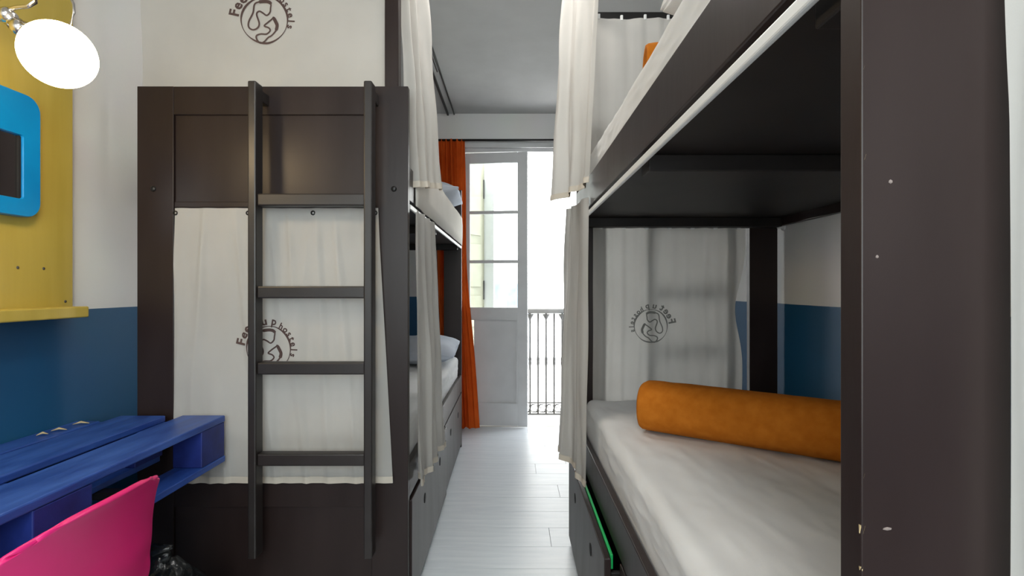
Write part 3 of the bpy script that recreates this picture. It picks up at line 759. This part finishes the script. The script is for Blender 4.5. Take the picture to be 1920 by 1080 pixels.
# spot lamp with frosted glass face
lamp = empty('wall_lamp', (XL + .03, 1.36, 1.9), 'glowing round frosted wall lamp on a chrome arm over the yellow board', 'lamp')
Yl = 1.30
lc = Vector(((110 - 960) * Yl / 970, Yl, CAM_Z + (540 - 103) * Yl / 970))
toc = (Vector((0, 0, CAM_Z)) - lc).normalized()
nrm = (toc * math.cos(math.radians(14)) + Vector((-.57, 0, -.82)) * math.sin(math.radians(14))).normalized()
Rl = 0.080
lathe('diffuser', [(0, Rl * .72)] + [(Rl * math.sin(math.radians(a)), Rl * .72 * math.cos(math.radians(a))) for a in range(10, 131, 10)], lc, nrm, 'glow_warm', lamp, n=48)
lathe('holder', [(Rl * .80, -Rl * .44), (Rl * .82, -Rl * .50), (Rl * .6, -Rl * .72), (.030, -Rl * .95), (.026, -.11), (.018, -.118), (0, -.118)], lc, nrm, 'chrome', lamp, n=40)
hp = lc - nrm * .112
P = lambda px, py, Y: Vector(((px - 960) * Y / 970, Y, CAM_Z + (540 - py) * Y / 970))
mount = Vector((XL + .0225, 1.38, 1.95))
lathe('mount', [(0, 0), (.045, 0), (.045, .012), (.02, .02), (.014, .03), (0, .03)], mount, (1, 0, 0), 'chrome', lamp, n=24)
knee = P(24, 40, 1.37)
tube('arm', [mount + Vector((.025, 0, 0)), mount + Vector((.10, -.005, -.005)), knee], .012, 'chrome', lamp)
lathe('hinge', [(0, -.032), (.016, -.032), (.020, -.026), (.020, -.006), (.015, -.004), (.015, .004), (.020, .006), (.020, .026), (.016, .032), (0, .032)], knee, (.62, .25, -.74), 'chrome', lamp, n=20)
tube('neck', [knee, (knee + hp) / 2 + Vector((0, 0, .012)), hp], .010, 'chrome', lamp)
tube('bent_rod', [P(8, 20, 1.36), P(30, 14, 1.36), P(52, 12, 1.36), P(66, 4, 1.36), P(74, -14, 1.36), P(60, -40, 1.36), P(0, -50, 1.37)], .0055, 'chrome', lamp)
tube('cable', [hp, P(132, 44, 1.36), P(139, 24, 1.36), P(138, 8, 1.37), P(128, -14, 1.38), P(90, -50, 1.40), mount + Vector((.015, .02, .03))], .0032, 'steel', lamp)

# ------------------------------------------------------------------ outside: balcony, shutters, house across the street
bal = empty('balcony', (0.14, 5.0, -.1), 'stone balcony slab outside the open door', 'balcony')
box('slab', -1.1, 1.4, YF + .141, 5.28, -.17, -.06, 'stone', bal, .01)
box('slab_edge', -1.12, 1.42, 5.281, 5.33, -.20, -.05, 'stone', bal, .01)
rl = empty('balcony_railing', (0.14, 5.16, -.06), 'dark wrought-iron balcony railing with scrolled tops and a lacy foot band', 'railing')
YR = 5.16
box('handrail', -1.05, 1.35, YR - .03, YR + .03, .955, 1.005, 'rail_grey', rl, .012)
box('lower_rail', -1.05, 1.35, YR - .008, YR + .008, .06, .072, 'iron', rl, .002)
box('foot_rail', -1.05, 1.35, YR - .008, YR + .008, -.12 + .065, -.04, 'iron', rl, .002)
k = 0; x = -1.02
while x < 1.34:
    bl = tube('baluster', [(x, YR, z) for z in (-.04, .06, .35, .44, .46, .48, .50, .52, .61, .955)], .006, 'iron', rl, n=8, radii=[.009, .009, .009, .011, .017, .012, .017, .011, .009, .009])
    if k % 2 == 1:
        lathe('scroll_cup', [(.004, -.085), (.008, -.075), (.012, -.05), (.034, -.012), (.036, 0), (0, 0)], (x, YR, .95), (0, 0, 1), 'iron', bl, n=12)
    bm = bmesh.new()
    cx = x + .04
    def ring(rr, cz, cxx):
        tube_bm(bm, [(cxx + rr * math.cos(t * math.pi / 8), YR, cz + rr * math.sin(t * math.pi / 8)) for t in range(17)], .004, 5, False)
    ring(.038, .010, cx); ring(.017, .032, cx - .015); ring(.017, -.012, cx + .015)
    bm_obj('scroll_ring', bm, 'iron', rl, True)
    x += .08; k += 1
# folded exterior shutters at the left of the opening
st = empty('window_shutter', (-0.36, 4.76, 0), 'folded beige wooden shutter seen through the left door panes', 'shutter')
def slab(name, a, b, z0, z1, t, mat, parent, bev=.003):
    a = Vector((a[0], a[1], 0)); b = Vector((b[0], b[1], 0)); d = (b - a).normalized(); n_ = Vector((d.y, -d.x, 0))
    bm = bmesh.new(); vs_ = add_box(bm, 0, (b - a).length, -t / 2, t / 2, z0, z1)
    bmesh.ops.bevel(bm, geom=bm.edges[:], offset=bev, segments=1, affect='EDGES')
    for v in bm.verts: v.co = a + d * v.co.x - n_ * v.co.y + Vector((0, 0, v.co.z))
    bmesh.ops.recalc_face_normals(bm, faces=bm.faces[:])
    return bm_obj(name, bm, mat, parent)
slab('shutter_leaf', (-.435, 4.70), (-.275, 4.95), .02, 2.40, .025, 'shutter', st)
for z0, z1 in ((.12, .75), (.85, 1.14), (1.22, 1.62), (1.70, 2.30)):
    slab('raised_panel', (-.405, 4.716), (-.30, 4.88), z0, z1, .022, 'shutter', st)
slab('folded_leaf', (-.268, 4.955), (-.17, 4.93), .02, 2.40, .025, 'shutter_white', st)
for z in (1.19, 2.15): box('hinge', -.278, -.262, 4.925, 4.938, z - .09, z + .09, 'iron', st, .002)
# house across the street
hs = empty('street_house', (0, 10.3, -6), 'pale stucco house across the street, seen through the balcony door', 'building')
YH = 10.0
box('wall', -7, 7, YH, YH + .5, -6, 9, 'facade', hs, 0)
def far_window(x0, x1, z0, z1):
    w = box('window', x0, x1, YH - .02, YH - .001, z0, z1, 'shutter_white', hs, .004)
    mid = (x0 + x1) / 2
    for a, b in ((x0 + .07, mid - .05), (mid + .05, x1 - .07)): box('pane', a, b, YH - .026, YH - .0205, z0 + .08, z1 - .1, 'street_glass', w, 0)
    box('window_sill', x0 - .08, x1 + .08, YH - .14, YH - .001, z0 - .1, z0, 'stone', w, .01)
for x in (-5.4, -2.8, -0.15, 2.9, 5.5):
    for z in (-2.9, -.45, 4.0): far_window(x - .55, x + .55, z, z + 1.85)
for z in (-3.3, 3.3): box('cornice', -7, 7, YH - .16, YH - .001, z, z + .18, 'stone', hs, .02)
